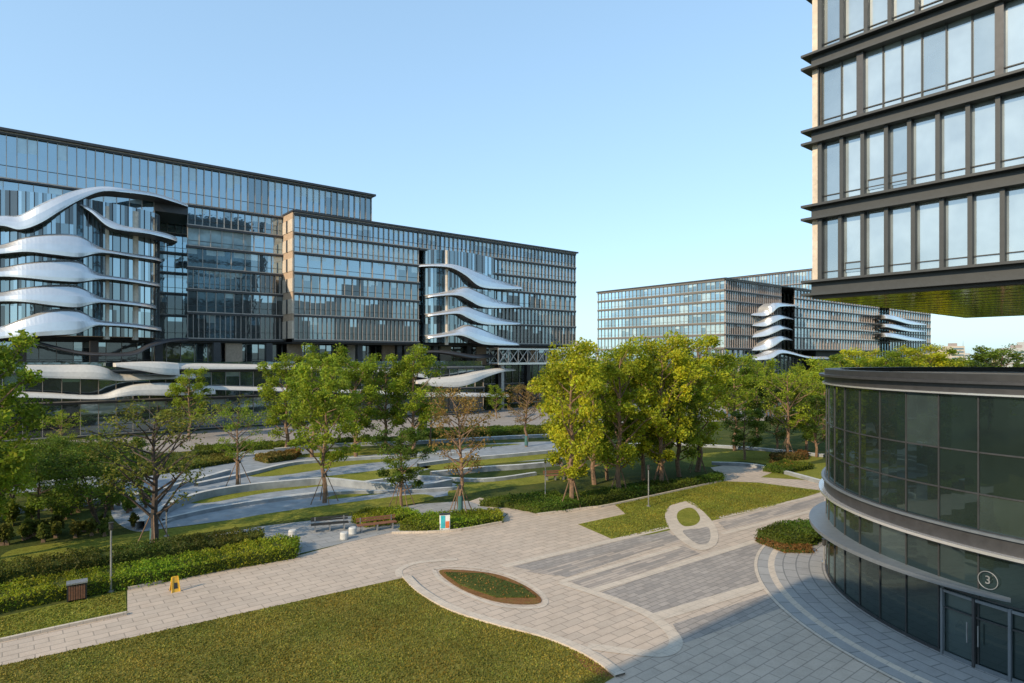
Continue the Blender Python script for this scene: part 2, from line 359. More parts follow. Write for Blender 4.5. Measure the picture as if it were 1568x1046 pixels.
def curtain(S,z0,z1,off):
    for i in range(len(S)-1):
        a,b=S[i],S[i+1]
        k='g_mid' if i%3 else 'g_blue'
        for q in range(5):
            za=z0+(z1-z0)*q/5; zb=z0+(z1-z0)*(q+1)/5
            mb.quad(FA(a[0],a[1]-off,za),FA(b[0],b[1]-off,za),FA(b[0],b[1]-off,zb),FA(a[0],a[1]-off,zb),random.choice(['g_dark','g_mid','g_mid',k,'g_blue']))
        if i%2==0: mb.box(FA,a[0]-0.04,a[0]+0.04,a[1]-off,a[1]-off+0.08,z0,z1,'slab')
curtain(SA[2],13.4,31.5,1.9); curtain(SB[1],13.4,31.0,1.7)
for tx,oo in ((survA(676,440,0)[0],1.2),(survA(160,440,0)[0],1.5),(survA(205,440,0)[0],0.5)):
    pt=FA(tx,oo+0.6,13); mb.tube([pt,(pt[0],pt[1],31)],[0.4,0.4],'cream',8)
finish(mb,"curved_glass_wall",bA)
mb=MB()
facade(mb,FA,tL,0,-8,[0.1,4.6,9.0,13.0],2.0,2.0,0.2,0.08,mix=(('g_dark',6),('g_mid',3)),rnd=random.Random(21))
facade(mb,FA,tL,-28,2.5,[0.1,4.6,8.6],2.0,2.0,0.2,0.07,mix=(('g_dark',5),('g_mid',4)),rnd=random.Random(22))
mb.box(FA,tL,-28,-7.8,2.4,8.7,8.95,'roof')
for i,t in enumerate(np.arange(-140,0,8.0)):
    mb.box(FA,t-0.5,t+0.5,-3.2,-2.2,0.1,12.88,'slab')
for t in (-124,-106,-74,-64,-53,-46,-41,-33,-24,-10):
    mb.box(FA,t,t+2.6,-5.6,-5.2,9.0,12.85,'cream' if t%2 else 'tan')
for t in np.arange(-140,-28,2.0):
    mb.quad(FA(t,2.3,8.95),FA(t+1.95,2.3,8.95),FA(t+1.95,2.3,9.9),FA(t,2.3,9.9),'g_mid')
finish(mb,"podium",bA)
fb=empty("truss_footbridge",(20,134,0)); mb=MB()
ta,zt=survA(763,533,5); tb,_=survA(858,533,5)
zb=zt-3.3
for o in (5,2):
    mb.box(FA,ta,tb+6,o-0.15,o+0.15,zt-0.3,zt,'silver'); mb.box(FA,ta,tb+6,o-0.15,o+0.15,zb,zb+0.4,'silver')
    n=9; d=(tb+6-ta)/n
    for i in range(n):
        a=ta+i*d
        mb.beam(FA(a,o,zb+.2),FA(a+d,o,zt-.2),0.09,'metal'); mb.beam(FA(a+d,o,zb+.2),FA(a,o,zt-.2),0.09,'metal')
        mb.box(FA,a-0.07,a+0.07,o-0.1,o+0.1,zb+0.4,zt-0.3,'metal')
mb.box(FA,ta,tb+6,2.2,4.8,zb+0.05,zb+0.25,'slab'); mb.box(FA,ta,tb+6,1.7,5.3,zt+0.01,zt+0.15,'slab')
for t in (ta+2,tb+4): mb.box(FA,t-0.35,t+0.35,3.1,3.9,0,zb,'metal')
finish(mb,"truss",fb)
# ------------------------------------------------------------------ FAR BUILDING
PB=(64.5,190.0); FB=frame(PB,U,N); FB2=frame(PB,V,(-U[0],-U[1]))
bB=empty("glass_office_building",(PB[0],PB[1],0)); mb=MB()
def survB(x,y,o):
    r=(x-CX)/F; X=PB[0]+N[0]*o; Y=PB[1]+N[1]*o
    t=(r*Y-X)/(U[0]-r*U[1]); D=Y+U[1]*t
    return t,H+(HY-y)*D/F
tb1=survB(1176,500,0)[0]; tb2=survB(1216,500,0)[0]; tb3=survB(1345,500,0)[0]; tb4=survB(1362,500,0)[0]; tb5=survB(1424,500,0)[0]
pm=(('g_mid',4),('g_dark',4),('g_blue',1))
pn=(('g_mid',4),('g_blue',4),('g_blind',1))
pl=(('g_blind',4),('g_mid',3),('g_blue',2))
rB=[pm,pm,pl,pm,pm,pm]
facade(mb,FB,0,tb1+8,0,fl,1.6,1.3,0.3,0.12,fk='fin_pink',rows=rB,mix=pm)
facade(mb,FB,tb2,tb3,0,fl,2.4,2.4,0.3,0.14,fk='fin_pink',rows=[pm,pl,pl,pm,pl,pm],mix=pm,rnd=random.Random(4))
facade(mb,FB,tb4,tb5,0,fl,2.4,3,0.3,0.16,fk='fin_pink',rows=rB,mix=pm,rnd=random.Random(8))
facade(mb,FB,tb1+8,tb5,-8,[0.1]+fl,2.4,3,0.4,0.14,rows=[pm]*8,mix=(('g_dark',1),('g_mid',1)))
facade(mb,FB,0,tb1+8,-1,[0.1,6,13.1],2.4,3,0.4,0.14,mix=(('g_dark',1),('g_mid',1)))
facade(mb,FB2,0,52,0,[0.1,6]+fl,1.6,1.6,0.25,0.10,fk='fin',rows=[pm,pm,pn,pn,pl,pn,pl,pn],mix=pm,rnd=random.Random(6),sk='sunslab',slabh=0.7)
mb.box(FB,-0.6,tb3,-20,0.7,34.45,34.8,'slab'); mb.box(FB,tb3+.01,tb5,-20,0.7,34.45,34.8,'slab'); mb.box(FB,-0.6,18,-52.6,-20.01,34.45,34.8,'slab')
mb.box(FB,0.5,tb5,-20,-8.6,0.1,34.3,'dark')
mb.box(FB,0.5,18,-52,-20.1,0.1,34.3,'dark')
PC=(111.6,235.0); FC=frame(PC,V,(-U[0],-U[1]))
facade(mb,FC,-2,42,0,[34.2,38.5,43.3],1.6,1.2,0.3,0.12,fk='fin_pink',mix=(('g_blue',3),('g_mid',3),('g_blind',1)))
mb.box(FC,-2.5,42.5,-25,0.6,43.55,43.9,'slab'); mb.box(FC,-2,42,-24,-0.6,0.1,43.4,'dark')
finish(mb,"facade",bB)
mb=MB()
for st in [
 [(1150,480,483,0.4),(1172,477,484,3),(1184,467,478,5),(1195,463,470,5),(1222,466,469,0.4)],
 [(1152,496,499,0.4),(1172,492,500,3),(1186,483,494,5),(1200,482,488,5),(1216,487,490,0)],
 [(1152,514,517,0.4),(1172,506,515,3),(1188,498,509,5),(1200,498,504,5),(1214,503,506,0)],
 [(1152,534,537,0.4),(1172,526,536,3),(1186,517,530,5),(1200,514,521,5),(1214,519,522,0)],
 [(1150,549,552,2),(1180,542,550,6),(1200,535,541,7),(1240,545,549,6),(1270,546,550,2)],
 [(1345,487,490,0.4),(1356,482,488,5),(1372,483,491,6),(1395,490,497,3),(1418,495,498,0.4)],
 [(1345,500,503,0.4),(1356,496,501,5),(1372,496,504,6),(1395,502,508,3),(1418,506,508,0.4)],
 [(1345,515,518,0.4),(1356,510,516,5),(1372,510,518,6),(1395,515,522,3),(1418,519,522,0.4)]]:
    ribbon(mb,FB,survB,st,'silver',3)
finish(mb,"sculpted_balcony_bands",bB)
# ------------------------------------------------------------------ RIGHT TOWER
PT=(16.3,34.0); W=(-V[0],-V[1]); FT=frame(PT,W,(-U[0],-U[1]))
bT=empty("office_tower",(PT[0],PT[1],0)); mb=MB(); rt=random.Random(2)
S=4.07; zf=[14.15+S*i for i in range(9)]
L=30.0
mb.box(FT,0.0,L,-0.6,0.05,13.7,13.84,'tower_metal')
for i in range(8):
    z0=zf[i]+0.50; z1=zf[i+1]-0.28
    wide=(i%4==2)
    t=0.5
    while t<L:
        bay=rt.choice([1.02,1.1,1.1,1.18]) if not wide else rt.choice([0.85,1.0,1.05])
        e=rt.uniform(-.006,.006)
        kk=rt.choice(['g_tower','g_tower','g_tower','g_tower2']) if t>1.2 else 'g_tower2'
        mb.quad(FT(t,-0.1+e,z0),FT(t+bay,-0.1-e,z0),FT(t+bay,-0.1-e,z1),FT(t,-0.1+e,z1),kk)
        dark=wide and rt.random()<0.2
        if not wide:
            mb.box(FT,t-0.09,t+0.09,-0.1,0.24,z0,z1,'tower_metal')
            if rt.random()<0.3:
                mb.box(FT,t+0.15,t+bay-0.15,-0.09,-0.03,z0+0.75,z0+0.83,'tower_metal'); mb.box(FT,t+0.15,t+bay-0.15,-0.085,-0.05,z0+0.3,z0+0.75,'g_tower2')
        else:
            mb.box(FT,t-0.03,t+0.03,-0.1,0.0,z0,z1,'tower_metal')
            if dark: mb.box(FT,t-0.16,t+0.16,-0.1,0.22,z0,z1,'slab')
        mb.box(FT,t+0.03,t+bay-0.03,-0.095,-0.04,z0+0.42,z0+0.47,'tower_metal')
        t+=bay
for z in zf:
    mb.box(FT,-0.02,L,-0.5,0.1,z-0.3,z+0.52,'tower_metal')
    for zz in (z-0.30,z+0.40):
        mb.box(FT,-0.42,L,0.1,0.48,zz,zz+0.12,'tower_metal')
        mb.box(FT,-0.42,-0.02,-8,0.1,zz,zz+0.12,'tower_metal')
for i in range(8):
    mb.box(FT,0.0,0.42,-0.4,0.04,zf[i]+.521,zf[i+1]-.301,'cream')
    mb.box(FT,0.36,0.42,0.041,0.2,zf[i]+.521,zf[i+1]-.301,'tower_metal')
FT2=frame(PT,U,V)
mb.box(FT,-0.01,L,-26,-0.5,14.0,52,'dark')
for i in range(8):
    z0=zf[i]+.55; z1=zf[i+1]-.3
    for j in range(16):
        mb.quad(FT2(0.3+j*1.5,0.05,z0),FT2(1.7+j*1.5,0.05,z0),FT2(1.7+j*1.5,0.05,z1),FT2(0.3+j*1.5,0.05,z1),'g_mid')
mb.box(FT,0,L,-26,-0.61,13.7,13.9,'soffit')
for j in range(1,14): mb.box(FT,0.0,L,-0.62-j*1.9,-0.60-j*1.9,13.688,13.7,'slab')
for a,b in ((20,-18),(27,-8)):
    mb.box(FT,a,a+1,b-1,b,0,13.7,'tower_metal')
finish(mb,"tower",bT)
# ------------------------------------------------------------------ PAVILION
bP=empty("round_glass_pavilion",(PC0[0],PC0[1],0)); mb=MB(); rp=random.Random(12)
def cyl(a,r,z): return (PC0[0]+r*math.cos(a),PC0[1]+r*math.sin(a),z)
def ring(r0,r1,z0,z1,k,a0=0,a1=2*math.pi,n=160,taper=False):
    n=max(8,int(n*(a1-a0)/(2*math.pi)))
    for i in range(n):
        a=a0+(a1-a0)*i/n; b=a0+(a1-a0)*(i+1)/n
        if taper:
            ra=r0+(r1-r0)*math.sin(math.pi*i/n)**0.6; rb=r0+(r1-r0)*math.sin(math.pi*(i+1)/n)**0.6
        else: ra=rb=r1
        mb.quad(cyl(a,ra,z0),cyl(b,rb,z0),cyl(b,rb,z1),cyl(a,ra,z1),k)
        mb.quad(cyl(a,r0,z1),cyl(a,ra,z1),cyl(b,rb,z1),cyl(b,r0,z1),k)
        mb.quad(cyl(a,r0,z0),cyl(b,r0,z0),cyl(b,rb,z0),cyl(a,ra,z0),k)
NP=56
for i in range(NP):
    a=2*math.pi*i/NP; b=2*math.pi*(i+1)/NP; 
    for z0,z1 in ((0.02,2.4),(2.4,3.9),(4.7,5.9),(5.9,7.3),(7.3,9.2)):
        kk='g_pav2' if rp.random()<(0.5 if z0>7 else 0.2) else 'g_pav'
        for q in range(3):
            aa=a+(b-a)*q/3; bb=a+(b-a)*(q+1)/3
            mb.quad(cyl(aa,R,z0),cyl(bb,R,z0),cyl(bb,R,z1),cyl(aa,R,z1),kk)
    fr=frame((PC0[0],PC0[1]),(-math.sin(a),math.cos(a)),(math.cos(a),math.sin(a)))
    mb.box(fr,-0.02,0.02,R-0.03,R+0.04,0.03,3.88,'slab'); mb.box(fr,-0.02,0.02,R-0.03,R+0.04,4.72,9.18,'slab')
ring(R-0.1,R+0.03,7.28,7.33,'slab'); ring(R-0.1,R+0.03,5.88,5.93,'slab'); ring(R-0.1,R+0.03,2.38,2.43,'slab')
ring(R-0.3,R+0.12,3.9,4.7,'slab'); ring(R+0.12,R+0.24,4.60,4.68,'ledge'); ring(R+0.12,R+0.36,4.0,4.10,'silver')
ring(R-0.3,R+0.1,9.2,9.62,'slab'); ring(R+0.1,R+0.20,9.24,9.30,'silver'); ring(R-0.6,R+0.35,9.62,9.72,'slab'); ring(R-0.6,R+0.1,9.722,9.95,'black')
ring(R-0.3,R+0.08,0.0,0.12,'slab')
ring(R-0.2,R+0.9,2.55,2.70,'ledge',math.radians(130),math.radians(212),160,True)
mb.poly([cyl(2*math.pi*i/160,R-0.55,9.7) for i in range(160)],'roof')
az=lambda px,py: math.atan2(g(px,py)[1]-PC0[1],g(px,py)[0]-PC0[0])
a0=az(1440,1003); 
for i in range(7):
    a=a0+i*0.088
    fr=frame((PC0[0],PC0[1]),(-math.sin(a),math.cos(a)),(math.cos(a),math.sin(a)))
    mb.box(fr,-0.04,0.04,R+0.04,R+0.16,0.02,2.35,'ledge' if i%2==0 else 'slab')
    if i<6:
        b=a+0.044; fr=frame((PC0[0],PC0[1]),(-math.sin(b),math.cos(b)),(math.cos(b),math.sin(b)))
        mb.box(fr,-0.47,0.47,R+0.06,R+0.13,2.25,2.34,'ledge'); mb.box(fr,-0.47,0.47,R+0.06,R+0.12,0.03,0.16,'ledge')
        mb.box(fr,0.34 if i%2==0 else -0.37,0.37 if i%2==0 else -0.34,R+0.16,R+0.20,0.8,1.5,'metal'); mb.box(fr,-0.47,0.47,R+0.05,R+0.1,1.7,1.74,'slab')
pav=finish(mb,"glazed_drum",bP)
def raycirc(px):
    r=(px-CX)/F; d=Vector((r,1)).normalized(); c=Vector(PC0); b=d.dot(c); s=b-math.sqrt(b*b-(c.length_squared-R*R)); return d*s
q=raycirc(1515); a=math.atan2(q.y-PC0[1],q.x-PC0[0]); zs=H-(888-HY)*q.y/F
cu=bpy.data.curves.new("sign_digit","FONT"); cu.body="3"; cu.size=0.38; cu.extrude=0.01; cu.align_x='CENTER'; cu.align_y='CENTER'
to=bpy.data.objects.new("sign_digit",cu); scene.collection.objects.link(to); to.data.materials.append(M['metal'])
to.rotation_euler=(math.pi/2,0,a+math.pi/2); to.location=cyl(a,R+0.1,zs)
bpy.ops.mesh.primitive_torus_add(major_radius=0.29,minor_radius=0.014,location=cyl(a,R+0.1,zs),rotation=(math.pi/2,0,a+math.pi/2))
tr=bpy.context.object; tr.name="sign_ring"; tr.data.materials.append(M['metal'])
for o in (to,tr):
    o.parent=bP; o.matrix_parent_inverse.translation=(-PC0[0],-PC0[1],0)
# ------------------------------------------------------------------ building behind the camera (casts the plaza shade)
CB=(-18.2,-3.0); FK=frame(CB,(N[0],N[1]),U); bK=empty("neighbour_office_building",(CB[0],CB[1],0)); mb=MB()
facade(mb,FK,0,30,0,[0.1,4.3,8.4,12.5,16.6,20.7,24.8],1.5,1.5,0.3,0.12)
mb.box(FK,0.02,30,-25,-0.55,0.05,24.8,'tan'); mb.box(FK,0,30.5,-25,0.6,25.1,25.5,'slab')
finish(mb,"facade",bK)
# ------------------------------------------------------------------ GROUND
mb=MB(); mb.quad((-3000,-600,0),(3000,-600,0),(3000,5000,0),(-3000,5000,0),'ground'); mb.obj("ground")
z=0.004
sheet("service_road",[(-300,705),(300,660),(880,618),(1500,610),(1500,640),(900,648),(300,690),(-300,735)],z,'pave_grey')
sheet("plaza_paving",[(-300,1052),(0,982),(195,940),(195,903),(330,875),(460,850),(530,831),(600,815),(760,802),(778,787),(718,768),(735,762),(822,787),(945,771),(1110,735),(1088,716),(1130,709),(1268,738),(1500,720),(2600,760),(2600,2600),(-4000,2600)],z,'pave')
sheet("garden_stone_terrace",[(200,735),(290,703),(420,688),(560,688),(860,676),(875,700),(700,712),(640,726),(700,742),(690,758),(560,772),(400,790),(260,808),(200,812),(170,780)],z,'wave',True)
sheet("garden_path",[(-300,775),(0,742),(130,733),(290,703),(300,712),(150,746),(0,757),(-300,795)],z+0.004,'wave')
sheet("garden_path",[(-200,905),(0,870),(260,832),(400,806),(540,790),(640,772),(716,767),(776,787),(760,802),(600,815),(530,831),(440,852),(420,828),(260,850),(0,898),(-200,940)],z+0.004,'pave_blue')
sheet("lawn",[(-1500,1360),(0,1020),(300,955),(622,884),(640,903),(690,932),(760,955),(840,975),(905,1002),(947,1034),(900,1060),(700,1500),(-1500,2600)],z+0.008,'grass')
LW2=[(885,803),(958,787),(940,772),(1110,737),(1160,739),(1263,752),(1185,776),(1000,818),(940,827)]
LW3=[(-300,1045),(-300,990),(0,945),(192,903),(194,938),(0,979)]
sheet("lawn",LW2,z+0.008,'grass2')
sheet("lawn",LW3,z+0.008,'grass2')
sheet("lawn",[(1155,829),(1240,858),(1275,850),(1275,800),(1200,802)],z+0.008,'grass2')
sheet("lawn",[(1165,731),(1262,737),(1330,720),(1270,708),(1200,716)],z+0.008,'grass2')
for pts in [[(20,842),(150,824),(330,800),(420,785),(560,766),(640,757),(665,762),(640,770),(540,784),(420,800),(260,824),(30,860)],
            [(285,768),(330,752),(420,738),(520,727),(620,716),(660,715),(600,730),(480,746),(400,756),(320,770)],
            [(380,728),(440,712),(520,702),(640,697),(640,702),(540,712),(430,728)],
            [(690,760),(760,748),(840,738),(852,728),(760,732),(700,742)],
            [(640,712),(700,704),(850,694),(860,700),(760,710),(680,720)],
            [(440,700),(520,690),(640,684),(800,680),(640,692),(520,699)],
            [(500,765),(580,757),(660,750),(680,742),(600,748),(520,757)],
            [(1085,715),(1130,706),(1200,712),(1260,700),(1150,690),(1040,700)]]:
    sheet("lawn",pts,z+0.008,'grass2',True)
sheet("paving_inlay",[(785,868),(1018,812),(1040,826),(868,884)],z+0.004,'pave_grey')
sheet("paving_inlay",[(806,876),(1040,818),(1052,826),(850,882)],z+0.008,'pave_strip')
sheet("paving_inlay",[(865,888),(1046,836),(1072,848),(905,904)],z+0.004,'pave_strip')
sheet("paving_inlay",[(918,908),(1085,850),(1155,830),(1240,857),(1192,882),(1000,943)],z+0.004,'pave_grey')
sheet("paving_inlay",[(1100,800),(1262,760),(1262,772),(1112,812)],z+0.004,'pave_strip')
sheet("paving_inlay",[(1030,956),(1186,906),(1200,930),(1048,985)],z+0.004,'pave_grey')
for a,b,wd in (((770,868),(1022,808),0.5),((858,892),(1040,838),0.35),((905,906),(1160,828),0.45),((1000,947),(1190,890),0.7),((1100,793),(1262,757),0.4),((1105,818),(1262,778),0.4)):
    A_,B_=g(*a),g(*b); band("pale_stone_line",[A_,((A_[0]+B_[0])/2,(A_[1]+B_[1])/2),B_],wd,0,z+0.012,'pale',raw=True)
for i,(pts,wd) in enumerate((([(613,884),(612,873),(640,862),(700,857)],0.35),([(622,884),(645,906),(690,932),(760,955),(840,976),(905,1004),(950,1036)],0.4),
           ([(858,892),(930,915),(990,940),(1024,965),(1035,985),(1020,1000),(980,1000),(900,990)],0.5),([(664,872),(700,868),(760,875),(810,895),(835,918),(822,931),(760,927),(705,906),(672,886),(664,872)],0.22))):
    band("pale_stone_curve",pts,wd,0,0.085 if i==1 else z+0.016,'pale')
rm=[(1050,768),(1026,775),(1018,790),(1025,810),(1045,830),(1070,843),(1092,838),(1100,825),(1095,805),(1078,785),(1062,771)]
sheet("stone_ring",rm,z+0.020,'pale',True)
sheet("ring_lawn",[(1053,778),(1039,784),(1037,795),(1047,806),(1065,804),(1072,794),(1064,781)],z+0.024,'grass2',True)
sheet("ring_paving",[(1046,813),(1070,810),(1084,808),(1088,820),(1084,832),(1070,834),(1054,824)],z+0.024,'pave_grey',True)
sheet("flower_bed",[(672,876),(700,873),(760,880),(805,898),(829,918),(815,926),(760,922),(705,902)],z+0.020,'soil',True)
sheet("flower_bed",[(875,1000),(905,1003),(947,1034),(925,1042),(895,1022)],z+0.012,'soil')
mb=MB()
def annulus(r0,r1,z,k,n=200):
    for i in range(n):
        a=2*math.pi*i/n; b=2*math.pi*(i+1)/n
        mb.quad(cyl(a,r0,z),cyl(a,r1,z),cyl(b,r1,z),cyl(b,r0,z),k)
annulus(R-0.1,14.2,z+0.028,'pave_rad'); annulus(14.2,14.5,z+0.028,'pale'); annulus(14.5,15.0,z+0.028,'pave_rad'); annulus(15.0,15.15,z+0.028,'pale')
mb.obj("pavilion_apron_paving")
for pts in ([(0,983),(100,961),(194,941)],[(196,903),(330,874),(458,848)],[(822,789),(900,779),(945,772),(1110,736)],[(600,817),(690,814),(768,801)]):
    band("stone_kerb",pts,0.15,0,0.12,'pale')
for pts,wd,h in (([(215,812),(260,782),(310,764),(380,752),(450,745),(500,742),(560,748),(640,752),(690,744)],0.45,0.55),
               ([(250,800),(330,782),(420,768),(520,757),(620,755),(700,750)],0.3,0.25),
               ([(240,806),(300,786),(400,768),(480,757),(560,752)],0.3,0.15),
               ([(300,745),(380,728),(450,712),(540,705),(640,700),(720,696)],0.5,0.3),
               ([(-100,800),(60,782),(200,765),(280,745),(350,725)],0.5,0.35),
               ([(660,730),(740,722),(800,718),(860,712)],0.5,0.45),([(640,715),(700,707),(780,700),(850,693)],0.4,0.35),
               ([(-100,760),(60,742),(200,728),(330,705),(450,693)],0.5,0.25),
               ([(420,692),(520,684),(640,680),(780,672),(880,668)],0.6,0.4),
               ([(560,742),(640,734),(740,738),(820,728)],0.35,0.3),
               ([(1090,712),(1160,716),(1262,742)],0.4,0.3),([(880,690),(1000,682),(1140,688),(1262,700)],0.6,0.3)):
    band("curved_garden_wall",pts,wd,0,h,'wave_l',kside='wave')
# ------------------------------------------------------------------ foliage
def leafmesh(centers,size,tints,rng,flat=0.0):
    n=len(centers); c=np.asarray(centers,float)
    a=rng.normal(size=(n,3)); a[:,2]*=(1-flat*0.7); a/=np.linalg.norm(a,axis=1)[:,None]
    b=rng.normal(size=(n,3)); b-= (b*a).sum(1)[:,None]*a; b/=np.linalg.norm(b,axis=1)[:,None]
    s=size*rng.uniform(0.6,1.3,n)[:,None]
    v=np.stack([c-a*s*0.5,c+b*s*0.32,c+a*s*0.6,c-b*s*0.32],1).reshape(-1,3)
    return v,np.repeat(tints,4,axis=0)
def build_mesh(name,mb,lv,lt,lk):
    nv=len(mb.v); nl=len(lv)//4
    verts=(np.array(mb.v,float).reshape(-1,3) if nv else np.zeros((0,3)))
    V_=np.vstack([verts,lv]); me=bpy.data.meshes.new(name)
    f=[tuple(q) for q in mb.f]+[(nv+4*i,nv+4*i+1,nv+4*i+2,nv+4*i+3) for i in range(nl)]
    me.from_pydata(V_.tolist(),[],f)
    mats=list(mb.mats)
    for k in mats: me.materials.append(M[k])
    me.materials.append(M[lk])
    me.polygons.foreach_set("material_index",list(mb.m)+[len(mats)]*nl)
    ca=me.color_attributes.new("tint",'FLOAT_COLOR','POINT')
    T=np.ones((len(V_),4)); T[nv:,:3]=lt; ca.data.foreach_set("color",T.ravel())
    me.update(); return me
def treeproto(name,seed,lk,bk='bark',nl=9000,trunk=0.28,wid=0.24,leaf=0.20,clumps=70,cr=0.55,shape=1.0,wrap=False,multi=1,droop=0.0,tr=0.15):
    rng=np.random.default_rng(seed); r=random.Random(seed); mb=MB(); Ht=10.0; tips=[]
    for mtr in range(multi):
        lean=0 if multi==1 else 0.9
        an0=r.uniform(0,6.28)
        tx,ty=math.cos(an0)*lean,math.sin(an0)*lean
        pts=[];rad=[]
        for i in range(8):
            q=i/7; pts.append((tx*q*2.0+r.uniform(-.14,.14)*(i>0),ty*q*2.0+r.uniform(-.14,.14)*(i>0),Ht*0.93*q)); rad.append(tr*(1-q)**0.8*(0.8 if multi>1 else 1)+0.015)
        mb.tube(pts,rad,bk,7)
        nb=int(clumps/4.0/multi)+3
        for b in range(nb):
            q=trunk+(0.95-trunk)*(b+r.random()*0.8)/nb; q=min(q,0.95)
            j=min(int(q*7),6); fq=q*7-j
            p=Vector(pts[j]).lerp(Vector(pts[j+1]),fq)
            rel=(q-trunk)/(1-trunk)
            ext=Ht*wid*(0.35+ (math.sin(math.pi*min(1,(rel*0.85+0.12)))**0.7)*0.8)*r.uniform(0.55,1.2)
            an=b*2.4+r.uniform(-.5,.5); up=ext*r.uniform(0.35,0.9)*shape
            e=p+Vector((math.cos(an)*ext,math.sin(an)*ext,up-droop*ext)); e.z=min(e.z,Ht*0.99)
            m_=p.lerp(e,0.5)+Vector((r.uniform(-.2,.2),r.uniform(-.2,.2),-0.15))
            rr=0.5*tr*(1-rel*0.6)
            mb.tube([p,m_,e],[rr,rr*0.65,0.012],bk,5,False)
            tips.append(e); tips.append(m_.lerp(e,0.5)+Vector((r.uniform(-.4,.4),r.uniform(-.4,.4),r.uniform(-.1,.4))))
            for s in range(2):
                st=p.lerp(e,r.uniform(0.4,0.8)); an2=an+r.uniform(-1.2,1.2); l=ext*r.uniform(0.3,0.55)
                e2=st+Vector((math.cos(an2)*l,math.sin(an2)*l,l*r.uniform(0.2,0.9)))
                mb.tube([st,st.lerp(e2,.5)+Vector((0,0,.05)),e2],[rr*0.5,rr*0.3,0.01],bk,4,False); tips.append(e2)
        tips.append(Vector(pts[-1])); tips.append(Vector(pts[-2]))
    C=np.array([tuple(t) for t in tips]); n=len(C)
    wgt=rng.uniform(0.3,1.6,n); wgt/=wgt.sum()
    idx=rng.choice(n,nl,p=wgt)
    ct=np.clip(rng.normal(1.0,0.24,n),0.5,1.5)
    crr=cr*rng.uniform(0.6,1.25,n)
    d=rng.normal(size=(nl,3)); d/=np.linalg.norm(d,axis=1)[:,None]; d*= (rng.random(nl)**0.45)[:,None]
    d[:,2]*=0.85
    cen=C[idx]+d*crr[idx][:,None]*1.25
    br=ct[idx]*(0.85+0.3*rng.random(nl))
    hue=rng.normal(0,0.10,nl)+0.12*(ct[idx]-1)
    tint=np.stack([br*(1+hue),br,br*(1-hue*0.5)],1)
    lv,lt=leafmesh(cen,leaf,tint,rng)
    if wrap: mb.tube([(0,0,0.2),(0,0,1.7)],[0.2,0.185],'wrap',8)
    return build_mesh(name,mb,lv,lt,lk)
PR={}
PR['yel']=treeproto("tree_yellow",1,'lf_yellow',nl=11000,wid=0.16,trunk=0.13,clumps=94,cr=0.5,shape=1.6,leaf=0.18)
PR['yel2']=treeproto("tree_yellow_b",2,'lf_mid',nl=11000,wid=0.17,trunk=0.13,clumps=94,cr=0.5,shape=1.6,leaf=0.18)
PR['yel3']=treeproto("tree_yellow_c",12,'lf_yellow',nl=9500,wid=0.18,trunk=0.15,clumps=90,cr=0.47,shape=1.7,leaf=0.18)
PR['mid']=treeproto("tree_mid",3,'lf_mid',nl=7500,wid=0.19,trunk=0.2,clumps=84,cr=0.48,shape=1.5)
PR['green']=treeproto("tree_green",4,'lf_green',nl=8500,wid=0.21,trunk=0.18,clumps=84,cr=0.5,shape=1.4)
PR['dark']=treeproto("tree_dark",5,'lf_dark',nl=9000,wid=0.26,trunk=0.18,clumps=70,cr=0.65)
PR['sparse']=treeproto("tree_sparse",6,'lf_olive',bk='bark_dark',nl=3200,wid=0.28,trunk=0.22,clumps=120,cr=0.5,wrap=True,leaf=0.18,shape=1.6,tr=0.2)
PR['sparse2']=treeproto("tree_sparse_b",7,'lf_mid',bk='bark',nl=3600,wid=0.22,trunk=0.28,clumps=80,cr=0.5,leaf=0.18,shape=1.4)
PR['brown']=treeproto("tree_brown",8,'lf_brown',nl=3400,wid=0.2,trunk=0.33,clumps=90,cr=0.45,wrap=True,leaf=0.16,shape=1.6)
PR['multi']=treeproto("tree_multistem",9,'lf_green',bk='bark_dark',nl=10000,wid=0.34,trunk=0.28,clumps=100,cr=0.85,multi=3,leaf=0.24)
def tree(kind,px,py,ytop,wscale=1.0,stakes=False,name="broadleaf_tree"):
    x,y=g(px,py); h=(py-ytop)/F*y
    o=bpy.data.objects.new(name,PR[kind]); scene.collection.objects.link(o); o.location=(x,y,0)
    s=h/10.2; o.scale=(s*wscale,s*wscale,s); o.rotation_euler=(0,0,random.uniform(0,6.28))
    if stakes:
        mb=MB()
        for i in range(4):
            a=0.6+i*math.pi/2
            mb.tube([(math.cos(a)*1.0,math.sin(a)*1.0,0),(math.cos(a)*0.12,math.sin(a)*0.12,2.1)],[0.035,0.03],'bark',5)
        mb.tube([(0,0,1.9),(0,0,2.15)],[0.17,0.17],'black',8)
        so_=mb.obj("tree_support_stakes"); so_.location=(x,y,0)
